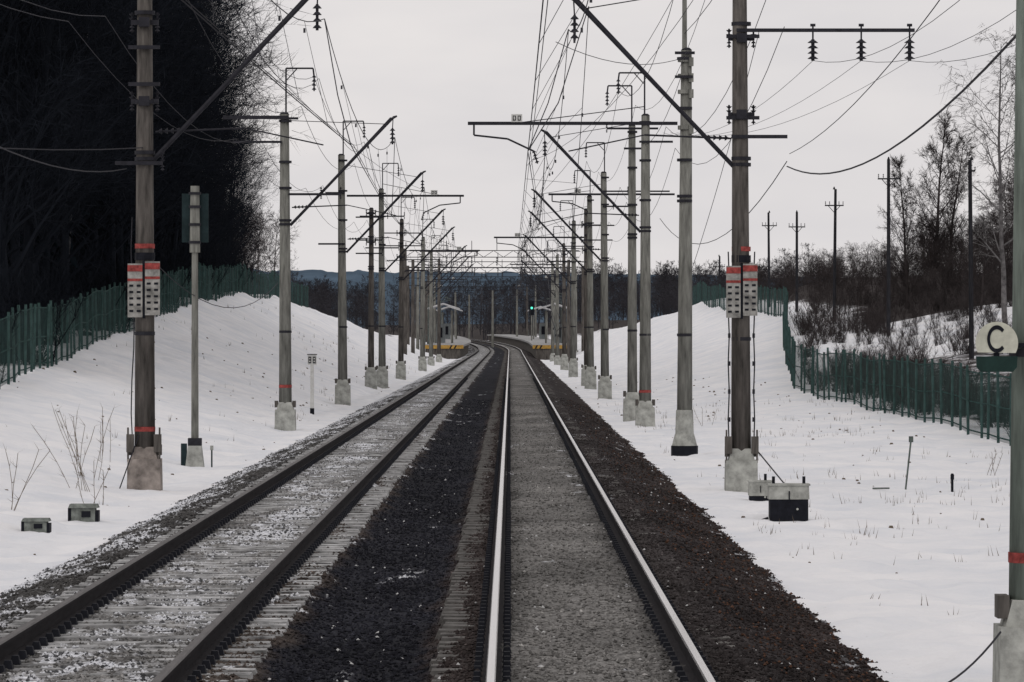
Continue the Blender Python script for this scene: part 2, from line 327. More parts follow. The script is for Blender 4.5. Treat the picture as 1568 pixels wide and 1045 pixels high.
# ------------------------------------------------------------------ catenary poles
M_grime = mat('plate_grime', (.27, .265, .25), .8, nscale=6, namt=.5)
def pole(side, X, Y, H=10.2, zb=None, strut=True, bracket=True, beam=None, arms=(), dark=False, plates=False, red=None, r0=.2, cable=False, base='block', green=False, far=False):
    X = X+float(dev(Y))
    if zb is None: zb = -.6+float(zt(Y))
    e = empty('catenary_pole', (X, Y, zb)); d = -side
    shaft = MB(); n = 10 if far else 18
    lx_, ly_ = random.uniform(-.06, .06), random.uniform(-.05, .05)
    shaft.tube((0, 0, .55), (lx_, ly_, H), r0, r0*.68, n, 0)
    shaft.tube((lx_, ly_, H), (lx_, ly_, H+.06), r0*.72, r0*.4, n, 1)
    shaft.obj('shaft', [M_polegreen if green else (M_concd if dark else M_conc), M_steel], e, smooth=True)
    f = MB()
    if base == 'block':
        f.box((0, 0, .0), (.66, .66, 1.3), 0, top=.93)
        f.box((0, 0, .76), (.52, .5, .24), 0, top=.75)
        for s_ in (-1, 1): f.box((s_*.27, -.05, .82), (.1, .3, .2), 1)
        if cable or (dark and plates):
            for s_ in (-1, 1):
                f.box((s_*.26, -.22, .95), (.14, .12, .34), 1); f.tube((s_*.3, -.25, .6), (s_*.3, -.25, 1.25), .02, n=6, m=1)
    else:
        f.tube((0, 0, -.3), (0, 0, .25), .34, .34, 12, 2); f.tube((0, 0, .25), (0, 0, .55), .32, .24, 12, 0)
        f.tube((0, 0, .5), (0, 0, 1.15), .235, .215, 12, 0)
    f.obj('foundation', [M_foundr if (dark and plates and side < 0) else M_found, M_concd, M_black], e)
    s = MB(); zs = 5.75-zb+float(zt(Y)); T = 3.3
    if not far:
        for zc in (zs, zs+.12, H-.25, H-1.5, 3.0, 7.4): s.tube((0, 0, zc), (0, 0, zc+.07), r0*.98, n=14)
        if dark:
            for zc in (7.4, 8.9):
                s.box((0, -.02, zc+.05), (.52, .1, .09)); s.box((0, -.16, zc+.05), (.2, .12, .18))
                for s_ in (-1, 1): s.ins((s_*.24, -.02, zc+.08), (0, 0, 1), .16, .06, nd=2); s.ins((s_*.24, -.02, zc), (0, 0, -1), .14, .05, nd=2)
    if strut:
        s.tube((d*.15, -.02, zs), (d*T, -.02, zs+T), .05, .045, 6)
        s.tube((d*.15, .06, zs+.0), (d*T*.98, .06, zs+T), .03, .03, 5)
        s.tube((d*T, 0, zs+T), (d*(T+.12), 0, zs+T+.05), .05, .03, 6)
        s.tube((d*T, 0, zs+T), (d*(T-.02), 0, zs+T-.35), .015, n=5)
        s.ins((d*(T-.02), 0, zs+T-.32), (0, 0, -1), .5, .09)
        s.tube((d*T*.94, 0, zs+T*.94), (d*.1, 0, min(H-.2, zs+T+.3)), .011, n=4)
        s.tube((d*.2, 0, zs+.55), (d*1.9, 0, zs+.62), .02, n=5)
        s.ins((d*.25, 0, zs+.56), (d, 0, .03), .45, .06)
        s.tube((d*1.9, 0, zs+.62), (d*3.4, 0, zs+.3), .014, n=5)
    if bracket:
        s.path([(d*.02, 0, H-.6), (d*.02, 0, H+1.4), (d*.85, 0, H+1.4), (d*.88, 0, H+1.15)], .03, 6)
        s.tube((d*.05, 0, H+1.05), (d*.35, 0, H+1.38), .018, n=5)
        s.ins((d*.88, 0, H+1.2), (0, 0, -1), .5, .075)
    if beam:
        z0, uo, ui = beam; z0 -= zb
        s.box((d*(ui+uo)/2, -.16, z0), (abs(ui-uo), .07, .11)); s.box((d*(ui+uo)/2, .16, z0), (abs(ui-uo), .07, .07))
        if ui > 2:
            s.tube((d*ui*.75, 0, z0), (0, 0, H+.3), .015, n=4)
            s.path([(d*(ui-.2), 0, z0), (d*(ui-.2), 0, z0-.38), (d*(ui-1.3), 0, z0-.5), (d*(ui-2.15), 0, z0-.9)], .035, 6)
            s.ins((d*(ui-2.15), 0, z0-.88), (-d*.3, 0, -1), .45, .08)
            s.box((d*(ui-1.6), -.21, z0+.17), (.36, .02, .26), 1)
            for q in (-.08, .08): s.box((d*(ui-1.6)+q, -.225, z0+.17), (.1, .012, .16), 0); s.box((d*(ui-1.6)+q, -.234, z0+.17), (.045, .008, .1), 1)
    for arm in arms:
        (z0, u0, u1, k) = arm[:4]; z0 -= zb
        s.box((d*(u0+u1)/2, -.17, z0), (abs(u1-u0), .06, .07))
        if len(arm) > 4:
            for uu in arm[4]:
                s.tube((d*uu, -.17, z0+.1), (d*uu, -.17, z0-.25), .018, n=5); s.ins((d*uu, -.17, z0-.18), (0, 0, -1), .42, .11)
                s.tube((d*uu-.05, -.17, z0+.1), (d*uu+.05, -.17, z0+.1), .03, n=5)
            continue
        for i in range(k):
            uu = u1+(u0-u1)*(i/max(k, 1))*.75
            if abs(uu) > .3:
                s.ins((d*uu, -.17, z0+.02), (0, 0, 1), .2, .05, nd=3)
                s.ins((d*uu, -.17, z0-.03), (0, 0, -1), .12, .04, nd=2)
    if cable:
        for s_ in (-1, 1):
            for k in range(7):
                a = .9+k*.55; s.tube((s_*(.24+.02*(k % 2)), -.12, a), (s_*(.24+.02*((k+1) % 2)), -.12, a+.55), .014, n=5)
                s.box((s_*.24, -.12, a), (.05, .05, .09))
        s.tube((.26, -.1, .9), (.9, -.6, .1), .014, n=5)
    if dark and side < 0 and plates:
        pr = (-.22, -.1, .5)
        for k in range(8):
            q = (-.22-.03*math.sin(k*1.3), -.14, .9+k*.62); s.tube(pr, q, .012, n=5); pr = q
        s.tube((-.1, -.2, 1.1), (-.5, -.6, -.1), .012, n=5)
    s.obj('brackets', [M_steel, M_white], e)
    if plates or red:
        p = MB()
        if plates:
            z0 = 3.3-zb
            for s_ in (-1, 1):
                x0 = s_*.165; y0 = -.25; dz = .02*s_
                p.box((x0, y0, z0+dz), (.28, .05, 1.02), 0)
                p.box((x0, y0-.028, z0+.42+dz), (.282, .012, .12), 1)
                p.box((x0, y0-.028, z0+.20+dz), (.282, .012, .05), 1)
                for k in range(5):
                    for q in (-.07, .07): p.box((x0+q, y0-.03, z0+.09-k*.12+dz), (.075, .012, .04), 2)
            p.tube((0, 0, z0+.56), (0, 0, z0+.7), r0*.97, n=14, m=2); p.tube((0, 0, z0+.78), (0, 0, z0+.87), r0*.955, n=14, m=1)
            p.box((0, -.2, z0), (.05, .1, 1.1), 2)
        if red:
            for zr in red: p.tube((0, 0, zr-zb), (0, 0, zr-zb+.09), r0*1.01, n=14, m=1)
        p.obj('marker_plates', [M_grime, M_red, M_black], e)
    return e, zb

XL, XR = -6.88, 4.45
pole(-1, -6.95, 87, 10.6, -.57, dark=True, plates=True, red=(.6,), arms=((5.7, -.55, .35, 1), (7.9, -.3, .3, 1), (7.2, -.3, .3, 1)))
pole(-1, XL, 140, 9.7, -.54, red=(.78,), beam=(9.05, .1, -1.9), arms=((8.3, -1.6, -.1, 1), (6.7, .1, 1.7, 2), (9.02, .1, .4, 0)), bracket=True)
pole(-1, XL, 188, 10.1, -.35, arms=((8.2, -.7, .1, 1), (6.1, -1, .1, 1)))
pole(-1, XL, 246, 10.4, -.25, beam=(9.8, -1.9, 4.4), arms=((8.7, -1.2, 1.2, 2), (7.0, -.9, .9, 2)))
pole(-1, -7.3, 240, 9.2, -.25, dark=True, strut=False, bracket=False, arms=((8.5, -.8, .6, 2), (7.3, -.8, .6, 2), (6.6, -.8, .6, 2)), r0=.17)
pole(-1, XL, 288, 9.8, -.25, dark=True, arms=((8.7, -1.3, 1.3, 2), (7.9, -1.3, 1.3, 2)), r0=.18)
pole(-1, -6.7, 350, 10, -.3, beam=(8.7, -1, 4.4), arms=((8, -1.3, 1.3, 2), (7.2, -1.3, 1.3, 2)))
for i, y in enumerate((405, 450, 505, 570, 640, 720, 800)):
    pole(-1, -7.0 if y < 500 else -10.2, y, 10.2, beam=(9.6+float(zt(y)), -1, 4.2) if i % 2 == 0 else None, arms=((8.4, -1.2, 1.2, 0), (7.6, -1, 1, 0)), far=True, dark=i % 2 == 1)
pole(1, 4.57, 40, 10.5, -.72, green=True, red=(.48,), arms=((8.4, -3.3, .1, 3, (-3.2, -2.3, -1.3)),), r0=.21)
pole(1, 4.55, 90, 10.7, -.68, dark=True, plates=True, cable=True, arms=((8.42, -3.4, .1, 3, (-3.3, -2.35, -1.4)), (6.33, -.9, .2, 1), (6.7, -.35, .3, 1), (8.3, -.35, .3, 1)))
eB, zB = pole(1, 4.39, 115, 10.2, -.62, strut=False, bracket=False, base='round', arms=((9.5, -.25, .25, 1), (8.9, -.2, .25, 1), (11.0, -.2, .2, 0), (11.3, -1.6, .1, 1)))
mb = MB(); mb.tube((0, 0, 10.1), (0, 0, 13.0), .065, .05, 8)
for zc in (9.9, 9.5, 9.1, 8.2): mb.tube((0, 0, zc), (0, 0, zc+.1), .175, n=14); mb.box((.15, -.1, zc), (.12, .1, .22), rz=.3)
mb.obj('mast_extension', [M_conc], eB)
pole(1, 4.42, 149.5, 10.2, -.64, red=(.5,), beam=(9.3, -1.05, 5.8), arms=((8.7, -.9, .2, 1),))
pole(1, 4.28, 160, 10.2, -.5, strut=False, bracket=True, dark=False, arms=((9.6, -.9, .9, 2), (8.9, -.6, .3, 1)), r0=.18)
pole(1, 4.4, 212, 10.3, -.44, arms=((9.0, -3, .1, 2), (8.3, -1.2, .1, 2)), dark=False)
pole(1, 4.4, 250, 10.2, -.3, beam=(10, -4.6, 2.3), arms=((8.3, -1.3, .5, 2), (7.5, -1.2, .5, 2)))
pole(1, 4.4, 262, 9.8, -.3, dark=True, strut=False, bracket=False, arms=((8.6, -1, 1, 2),), r0=.17)
pole(1, 4.3, 311, 10.2, -.2, beam=(8.9, -1, 5.4), arms=((8.3, -1, 1, 2),))
pole(1, 4.4, 370, 9.8, -.2, arms=((9, -1.3, 1.3, 2), (8.2, -1.3, 1.3, 2)), dark=True, r0=.18)
for i, y in enumerate((425, 470, 530, 600, 680, 770)):
    pole(1, 4.4 if y < 500 else 7.6, y, 10.2, beam=(9.4+float(zt(y)), -1, 4.4) if i % 2 else None, arms=((8.4, -1.2, 1.2, 0), (7.6, -1, 1, 0)), far=True)

# ------------------------------------------------------------------ rigid portals
def portal(y, xl, xr, z):
    d = float(dev(y)); z0 = float(zt(y))
    e = empty('catenary_portal', (d, y, z0)); mb = MB()
    for x in (xl, xr): mb.tube((x, 0, -.7), (x, 0, z+.8), .2, .15, 8, 1)
    for zz in (z, z+.6): mb.box(((xl+xr)/2, 0, zz), (xr-xl+1, .1, .07), 0)
    x = xl; k = 0
    while x < xr-.5:
        mb.tube((x, 0, z+(.6 if k % 2 else 0)), (x+.9, 0, z+(0 if k % 2 else .6)), .022, n=4); x += .9; k += 1
    x = xl+1.5
    while x < xr-.5:
        mb.tube((x, 0, z+.6), (x, 0, z+1.5), .03, n=4); mb.ins((x, 0, z), (0, 0, -1), .8, .09); x += 2.3
    mb.obj('truss', [M_steel, M_concd], e)
for y, z in ((418, 9.3), (452, 8.8), (520, 9.2), (600, 9.0), (700, 9.0), (820, 9.0)):
    portal(y, -9.6-(y > 500)*2, 5.8+(y > 500)*2.5, z)
for (x, y, h) in ((-1.35, 700, 9), (1.9+2.2, 760, 9.5), (-6.6, 735, 9), (-1.35, 840, 9)):
    d = float(dev(y)); e = empty('catenary_pole', (x+d, y, float(zt(y))-.6)); mb = MB()
    mb.tube((0, 0, 0), (0, 0, h), .2, .14, 8, 0); mb.box((0, 0, h-1), (2.4, .1, .1), 1); mb.box((0, 0, h-2.2), (1.8, .1, .1), 1); mb.obj('mast', [M_conc, M_steel], e)

# ------------------------------------------------------------------ wires
W = MB()
def wire(p, q, sag=0.0, r=.009, n=10):
    p = Vector(p); q = Vector(q); pr = p
    for i in range(1, n+1):
        t = i/n; c = p.lerp(q, t); c.z -= 4*sag*t*(1-t); W.tube(pr, c, r, n=3, cap=False); pr = c
def catenary(xc, sup, z_up=8.45, tipx=0):
    for a, b in zip(sup[:-1], sup[1:]):
        L = b-a
        A = (xc+tipx+float(dev(a)), a, z_up+float(zt(a))); B = (xc+tipx+float(dev(b)), b, z_up+float(zt(b)))
        sag = 1.3*(L/55)**2
        wire(A, B, sag, .010, 14)
        ca = (xc+.3*(1 if int(a) % 2 else -1)+float(dev(a)), a, 6.05+float(zt(a))); cb_ = (xc+.3*(1 if int(b) % 2 else -1)+float(dev(b)), b, 6.05+float(zt(b)))
        wire(ca, cb_, .04, .010, 8)
        wire((ca[0]+.05, ca[1], ca[2]), (cb_[0]+.05, cb_[1], cb_[2]), .05, .007, 8)
        k = max(3, int(L/8))
        for i in range(1, k):
            t = i/k; m1 = Vector(A).lerp(Vector(B), t); m1.z -= 4*sag*t*(1-t); m2 = Vector(ca).lerp(Vector(cb_), t)
            W.tube(m1, m2, .005 if a < 300 else .008, n=3, cap=False)
            W.tube(m1-Vector((0, 0, .12)), m1-Vector((0, 0, .2)), .02, n=4)
        mid = (A[0]*.5+ca[0]*.5, a, 7.0+float(zt(a)))
        W.tube(A, mid, .012, n=3); W.tube(mid, ca, .012, n=3)
SL = [36, 87, 140, 188, 246, 288, 350, 405, 450, 505, 570, 640, 720, 800, 900]
SR = [40, 90, 149.5, 212, 250, 311, 370, 425, 470, 530, 600, 680, 770, 880]
catenary(TL, SL, tipx=-.2); catenary(TR, SR, tipx=.5)
catenary(TR, [90, 212, 311, 425], z_up=8.9, tipx=.9)
def run(x, ys_, z, sag, r=.009):
    for a, b in zip(ys_[:-1], ys_[1:]):
        wire((x+float(dev(a)), a, z+float(zt(a))), (x+float(dev(b)), b, z+float(zt(b))), sag*((b-a)/50)**2, r, 10)
run(-6.0, SL, 10.3, .9); run(-5.85, SL, 10.25, 1.2); run(3.55, SR, 10.4, .9)
run(-7.7, SL, 8.5, .9); run(-8.4, SL[:-4], 8.4, .7); run(-6.4, SL, 9.4, 1.0); run(5.1, SR[1:], 9.2, .9); run(5.4, SR[1:], 8.5, 1.0); run(4.1, SR[1:], 9.9, .8, .007)
run(-7.9, SL[4:], 7.1, .6); run(5.6, SR[3:], 7.5, .6)
wire((4.39, 115, 11.4), (1.1, 212, 8.6), .6); wire((4.39, 115, 9.4), (.9, 90, 8.2), .3); wire((4.39, 115, 10), (4.3, 40, 11), .8); wire((4.39, 115, 9.2), (4.42, 149.5, 8.6), .4)
wire((4.55, 90, 10.5), (0.7, 149.5, 8.1), .9, .008); wire((-6.9, 87, 10.2), (-3.5, 188, 8.3), .8, .008)
for xa, xb in ((5.95, 5.0), (6.9, 5.25), (7.85, 5.45)):
    wire((xa, 89.8, 7.82), (xb, 149.5, 9.0), .6, .006, 14); wire((xa, 89.8, 7.82), (xa+.1, 40, 7.8), .9, .006, 14)
wire((5.45, 90, 5.75), (4.95, 40, 5.7), .75, .016, 18)
wire((5.45, 90, 5.85), (4.9, 149.5, 6.2), 1.2, .011, 14); wire((5.5, 90, 6.0), (5.3, 40, 7.8), .6, .008, 14)
wire((4.9, 90, 8.4), (4.55, 115, 4.0), .2, .008)
wire((-7.3, 87, 5.6), (-6.6, 40, 5.6), .6, .012, 14); wire((-7.1, 87, 4.2), (-7.1, 140, 4.0), 1.0, .011, 12); wire((-6.95, 87, 6.0), (-13, 60, 6.0), .4, .012)
wire((4.25, 39.6, -.1), (3.4, 39, -.62), .12, .012, 10)
W.obj('overhead_wires', [M_wire])

# ------------------------------------------------------------------ whistle sign
e = empty('whistle_sign', (4.23, 39.72, 2.4)); mb = MB()
R = .185
def plate(mb, poly, y0, th, m):
    b = len(mb.v); k = len(poly)
    for y in (y0, y0+th):
        for (x, z) in poly: mb.v.append((x, y, z))
    mb.f.append(tuple(range(b, b+k))); mb.m.append(m); mb.f.append(tuple(range(b+2*k-1, b+k-1, -1))); mb.m.append(m)
    for i in range(k):
        j = (i+1) % k; mb.f.append((b+i, b+k+i, b+k+j, b+j)); mb.m.append(m)
up = [(R*math.cos(math.radians(a)), R*math.sin(math.radians(a))) for a in range(-28, 209, 6)]
plate(mb, up, 0, .02, 0)
plate(mb, [(-.175, -.21), (-.14, -.25), (.14, -.25), (.175, -.21), (.18, -.115), (-.18, -.115)], -.004, .028, 1)
ri, ro = .070, .100
k = 28; b = len(mb.v)
for i in range(k+1):
    t = math.radians(42+276*i/k)
    for rr in (ri, ro):
        mb.v.append((rr*math.cos(t)*.85, -.006, .035+rr*math.sin(t)*1.2))
for i in range(k):
    mb.f.append((b+2*i, b+2*i+1, b+2*i+3, b+2*i+2)); mb.m.append(2)
mb.box((0, .035, -.03), (.05, .03, .42), 2); mb.box((.18, .1, -.02), (.34, .03, .04), 2)
mb.obj('plate', [mat('sign_cream', (.50, .50, .42), .6, nscale=6, namt=.2), M_signgreen, M_black], e)

# ------------------------------------------------------------------ signal masts
e = empty('railway_signal', (-7.1, 103, -.62)); mb = MB()
mb.tube((0, 0, .5), (0, 0, 4.9), .085, .07, 12, 0); mb.tube((0, 0, 4.9), (0, 0, 6.4), .12, .1, 12, 0)
mb.box((0, .12, 5.68), (.6, .05, 1.1), 1, top=1); mb.tube((0, .15, 5.9), (0, .35, 5.9), .15, n=14, m=1); mb.tube((0, .15, 5.45), (0, .35, 5.45), .15, n=14, m=1)
for zc in (5.1, 5.5, 5.9, 6.2): mb.tube((0, 0, zc), (0, 0, zc+.06), .14, n=12, m=2)
mb.box((0, 0, .1), (.5, .5, .9), 3, top=.6); mb.box((0, 0, .62), (.3, .3, .2), 2)
mb.box((-.24, -.1, .35), (.13, .13, .5), 1); mb.box((-.35, -.1, -.02), (.2, .2, .25), 4)
mb.tube((.38, 0, -.1), (.38, 0, .5), .02, n=6, m=1); mb.box((.38, 0, .5), (.07, .07, .1), 3)
mb.obj('mast_and_heads', [M_conc, mat('signal_plate', (.022, .035, .038), .8, nscale=5, namt=.3, spec=.05), M_steel, M_found, M_white], e)
y = 640; d = float(dev(y)); z0 = float(zt(y))
e = empty('railway_signal', (3.35+d, y, z0-.6)); mb = MB()
mb.tube((0, 0, 0), (0, 0, 7.2), .09, n=8, m=0); mb.box((0, -.1, 6.2), (.7, .2, 2.0), 1)
for k, m_ in ((6.8, 2), (6.2, 2), (5.6, 2)): mb.tube((0, -.21, k), (0, -.35, k), .16, n=12, m=2)
mb.tube((0, -.36, 6.2), (0, -.37, 6.2), .17, n=14, m=3)
mb.obj('mast_and_heads', [M_conc, M_black, M_black, mat('green_lens', (.02, .6, .35), .3, emit=((.12, .9, .6), 1.3))], e)

# ------------------------------------------------------------------ small trackside things
e = empty('kilometre_post', (-7.1, 164, -.6)); mb = MB()
mb.box((0, 0, 1.0), (.14, .14, 1.8), 0, top=.85); mb.box((0, 0, .1), (.15, .15, .5), 1)
mb.box((0, -.02, 2.08), (.32, .1, .36), 0)
for q in (-.08, .08):
    mb.box((q, -.08, 2.08), (.1, .02, .24), 1)
    for zz in (2.03, 2.13): mb.box((q, -.093, zz), (.045, .012, .05), 0)
mb.box((0, -.02, 2.28), (.36, .14, .03), 1); mb.obj('post_and_plate', [M_white, M_black], e)
def relay(name, loc, w, h, dp, mtop, mlow, split, posts=()):
    e = empty(name, loc); mb = MB()
    mb.box((0, 0, h*split/2-.1), (w*.94, dp*.94, h*split+.2), 1)
    mb.box((0, 0, h*(1+split)/2), (w, dp, h*(1-split)), 0, top=.97)
    mb.box((0, 0, h+.015), (w*1.04, dp*1.04, .03), 0)
    mb.box((0, -dp/2-.005, h*.7), (w*.03, .02, h*.3), 1)
    for p in posts: mb.box((p, 0, h+.07), (.05, .05, .16), 1)
    mb.tube((w*.2, -dp/2-.02, h*.35), (w*.2, -dp/2, h*.35), .02, n=8, m=0)
    mb.tube((-w*.5, 0, .05), (-w*.5-.25, .1, -.05), .025, n=6, m=1); mb.obj('cabinet', [mtop, mlow], e)
relay('trackside_relay_box', (4.67, 76.7, -.68), .68, .6, .5, M_found, M_black, .62, (-.25, .26))
relay('trackside_relay_box', (4.62, 84.5, -.7), .42, .42, .4, M_found, M_black, .4, (.1,))
M_cov = mat('cover_concrete', (0.17, 0.185, 0.17), 0.9, nscale=7, namt=0.5)
def cover(loc, w, h):
    e = empty('trackside_cable_box', loc); mb = MB()
    mb.box((0, 0, h*.35), (w*.8, .3, h*.9), 0); mb.box((0, 0, h*.86), (w, .36, h*.22), 0, top=.9); mb.box((-w*.46, 0, h*.3), (w*.1, .3, h*.9), 1); mb.box((w*.46, 0, h*.25), (w*.1, .3, h*.7), 1)
    mb.box((w*.1, -.16, h*.4), (w*.3, .03, h*.35), 1); mb.obj('box', [M_cov, M_black], e)
cover((-6.87, 73.7, tz(-6.87, 73.7)), .48, .28); cover((-7.15, 69, tz(-7.15, 69)), .42, .2)
mb = MB(); e = empty('ground_marker_post', (7.95, 92, tz(7.95, 92)))
mb.tube((0, 0, -.1), (.12, 0, 1.0), .02, n=6); mb.box((.12, -.01, 1.02), (.09, .02, .12)); mb.box((-.5, -.2, .04), (.35, .05, .03), rz=.3); mb.obj('stake', [M_box], e)
mb = MB(); e = empty('ground_marker_post', (8.9, 92, tz(8.9, 92))); mb.box((0, 0, .12), (.05, .04, .5)); mb.box((0, -.02, .3), (.07, .05, .1)); mb.obj('stake', [M_black], e)

# ------------------------------------------------------------------ fences
M_fp = mat('fence_post', (.045, .080, .075), .8, nscale=4, namt=.3, spec=.05)
def fence(ya, yb, xf, ztop=2.0):
    mb = MB(); y = ya; e = empty('green_mesh_fence', (0, 0, 0)); step = 2.5
    prev = (xf(y), y)
    while y < yb:
        dx = xf(y+1)-xf(y); y2 = y+step/math.hypot(1, dx); cur = (xf(y2)+random.uniform(-.08, .08), y2)
        za = tz(*prev); zb_ = tz(*cur); pt_ = ztop+random.uniform(-.05, .08)
        mb.tube((prev[0], prev[1], za-.3), (prev[0]+random.uniform(-.06, .06), prev[1], za+pt_+.08), .045, n=6, m=1)
        ln = math.hypot(cur[0]-prev[0], cur[1]-prev[1])
        for zz in (.15, 1.0, ztop-.08): mb.tube((prev[0], prev[1], za+zz), (cur[0], cur[1], zb_+zz), .022, n=4)
        k = int(ln/.11)
        for i in range(1, k):
            t = i/k; x = prev[0]+(cur[0]-prev[0])*t; yy = prev[1]+(cur[1]-prev[1])*t; z = za+(zb_-za)*t
            w = .029; ux, uy = (cur[0]-prev[0])/ln*w, (cur[1]-prev[1])/ln*w
            a = len(mb.v)
            hj = ztop+random.uniform(-.03, .03)-.1*math.sin(math.pi*t)
            mb.v += [(x-ux, yy-uy, z+.05), (x+ux, yy+uy, z+.05), (x+ux, yy+uy, z+hj), (x-ux, yy-uy, z+hj)]
            mb.f.append((a, a+1, a+2, a+3)); mb.m.append(0)
        prev = cur; y = y2
    mb.obj('panels_and_posts', [M_green, M_fp], e)
fence(95, 430, lambda y: float(np.interp(y, LY, LX)))
fence(80, 500, lambda y: float(np.interp(y, RY, RX)), 1.95)

# ------------------------------------------------------------------ trees
def bare_tree(seed, H, r0, spread=1.0, up=.6, start=.2, droop=0.0, nb=30, dens=1.0, tw=.011, low=.22):
    R = random.Random(seed); mb = MB()
    def perp(d):
        v = Vector((R.gauss(0, 1), R.gauss(0, 1), R.gauss(0, 1))); v -= d*v.dot(d)
        return v.normalized() if v.length > 1e-4 else Vector((1, 0, 0))
    def limb(p, d, L, r, lev):
        nseg = {0: 9, 1: 5, 2: 3, 3: 2}[lev]; sides = {0: 7, 1: 4, 2: 3, 3: 3}[lev]; pts = [(p, r)]
        q = p.copy(); dd = d.copy()
        for i in range(nseg):
            dd = (dd+perp(dd)*R.uniform(0, .09 if lev == 0 else .2)+Vector((0, 0, .07 if lev else .05))-Vector((0, 0, droop*lev*.12))).normalized()
            q2 = q+dd*(L/nseg); r2 = r*(1-(i+1)/nseg*(.88 if lev < 3 else .7))
            mb.tube(q, q2, pts[-1][1], r2, sides, 0, cap=False); pts.append((q2, r2)); q = q2
        return pts
    def at(pts, t):
        s = t*(len(pts)-1); i = min(int(s), len(pts)-2); f = s-i
        return pts[i][0].lerp(pts[i+1][0], f), pts[i][1]*(1-f)+pts[i+1][1]*f, (pts[i+1][0]-pts[i][0]).normalized()
    tr = limb(Vector((0, 0, -.3)), Vector((R.uniform(-.04, .04), R.uniform(-.04, .04), 1)).normalized(), H, r0, 0)
    for i in range(nb):
        t = start+(1-start)*((i+R.random())/nb)*.98
        p, r, d = at(tr, t); f = (t-start)/(1-start)
        L1 = H*.30*spread*(math.sin(math.pi*min(1, low+f*(.97-low)))**.8)*R.uniform(.7, 1.15)+.25
        a = perp(d); d1 = (a+Vector((0, 0, up*R.uniform(.7, 1.6)))).normalized()
        b1 = limb(p, d1, L1, max(.018, r*.42), 1)
        for j in range(int(7*dens)):
            p2, r2, dd2 = at(b1, R.uniform(.15, 1)); L2 = L1*.42*R.uniform(.6, 1.2)
            d2 = (dd2*.9+perp(dd2)*.8).normalized(); b2 = limb(p2, d2, L2, max(.012, r2*.6), 2)
            for k in range(int(5*dens)):
                p3, r3, dd3 = at(b2, R.uniform(.2, 1)); L3 = max(.35, L2*.5)*R.uniform(.6, 1.2)
                d3 = (dd3*.9+perp(dd3)*.7-Vector((0, 0, droop))).normalized()
                e3 = p3+d3*L3; w = perp(d3)*tw
                mb.tri(p3-w, p3+w, e3)
                for l in range(4):
                    p4 = p3.lerp(e3, R.uniform(.2, .95)); d4 = (d3+perp(d3)*.8-Vector((0, 0, droop*1.5))).normalized(); w = perp(d4)*tw*.8
                    mb.tri(p4-w, p4+w, p4+d4*L3*R.uniform(.4, .9))
    return mb
def spruce(seed, H):
    R = random.Random(seed); mb = MB(); mb.tube((0, 0, -.3), (0, 0, H), .16, .02, 6, 1)
    z = .8
    while z < H-.2:
        f = 1-z/H; Lm = .4+2.9*f**.85
        for k in range(7):
            a = R.random()*6.28; L = Lm*R.uniform(.7, 1.15); c, s = math.cos(a), math.sin(a)
            mb.tri((0, 0, z-.05), (0, 0, z+.05), (c*L, s*L, z-.25*L), 1)
            for i in range(7):
                t = R.uniform(.15, 1); x, y = c*L*t, s*L*t; zz = z-.25*L*t
                w = .6*(1.1-t*.6); aa = a+R.choice((-1, 1))*R.uniform(.5, 1.2)
                mb.tri((x-c*.14, y-s*.14, zz+.05), (x+c*.2, y+s*.2, zz), (x+math.cos(aa)*w, y+math.sin(aa)*w, zz-R.uniform(.05, .5)))
        z += .38
    return mb
def bush(seed, H, m):
    R = random.Random(seed); mb = MB()
    for i in range(11):
        a = R.random()*6.28; d = Vector((math.cos(a)*R.uniform(.1, .8), math.sin(a)*R.uniform(.1, .8), 1)).normalized()
        p = Vector((R.uniform(-.5, .5), R.uniform(-.5, .5), -.1)); q = p
        L = H*R.uniform(.5, 1)
        for s in range(4):
            q2 = q+d*(L/4)+Vector((R.uniform(-.08, .08), R.uniform(-.08, .08), 0)); mb.tube(q, q2, .018*(1-s*.2), .018*(.8-s*.2)+.002, 3, cap=False)
            for j in range(7):
                t = R.random(); b0 = q.lerp(q2, t); a2 = R.random()*6.28; dd = Vector((math.cos(a2)*.7, math.sin(a2)*.7, R.uniform(.3, 1.1))).normalized(); l2 = H*.3*R.uniform(.5, 1)
                b1 = b0+dd*l2; w = Vector((-math.sin(a2), math.cos(a2), 0))*.011; mb.tri(b0-w, b0+w, b1)
                for k in range(4):
                    c0 = b0.lerp(b1, R.random()); e1 = c0+Vector((R.uniform(-1, 1), R.uniform(-1, 1), R.uniform(0, 1.2)))*l2*.4; mb.tri(c0-w*.8, c0+w*.8, e1)
            q = q2
    return mb
def inst(parent, me, x, y, s, i, sz=None):
    o = add('tree_%d' % i, me, parent, (x, y, tz(x, y)-.1)); o.scale = (s, s, sz or s); o.rotation_euler = (0, 0, random.random()*6.28)
    return o
BT = [bare_tree(100+i, 20, .2, 1.0, .75, .12, nb=42, dens=1.0, tw=.014).mesh('bare_tree_mesh', [M_bark]) for i in range(3)]
SP = [spruce(200+i, 18).mesh('spruce_mesh', [M_needle, M_bark]) for i in range(3)]
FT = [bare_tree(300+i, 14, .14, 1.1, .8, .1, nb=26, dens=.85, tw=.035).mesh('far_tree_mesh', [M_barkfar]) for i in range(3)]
BR = [bare_tree(400+i, 7, .07, 1.2, 1.0, .05, nb=24, dens=.8, tw=.014).mesh('sapling_mesh', [M_barkr]) for i in range(3)]
BU = [bush(500+i, 2.4, 0).mesh('bush_mesh', [M_barkr]) for i in range(3)]
BUD = [bush(520+i, 3.2, 0).mesh('dark_bush_mesh', [M_bark]) for i in range(2)]
fo = empty('forest'); i = 0
def lx(y): return float(np.interp(y, LY, LX))
y = 150
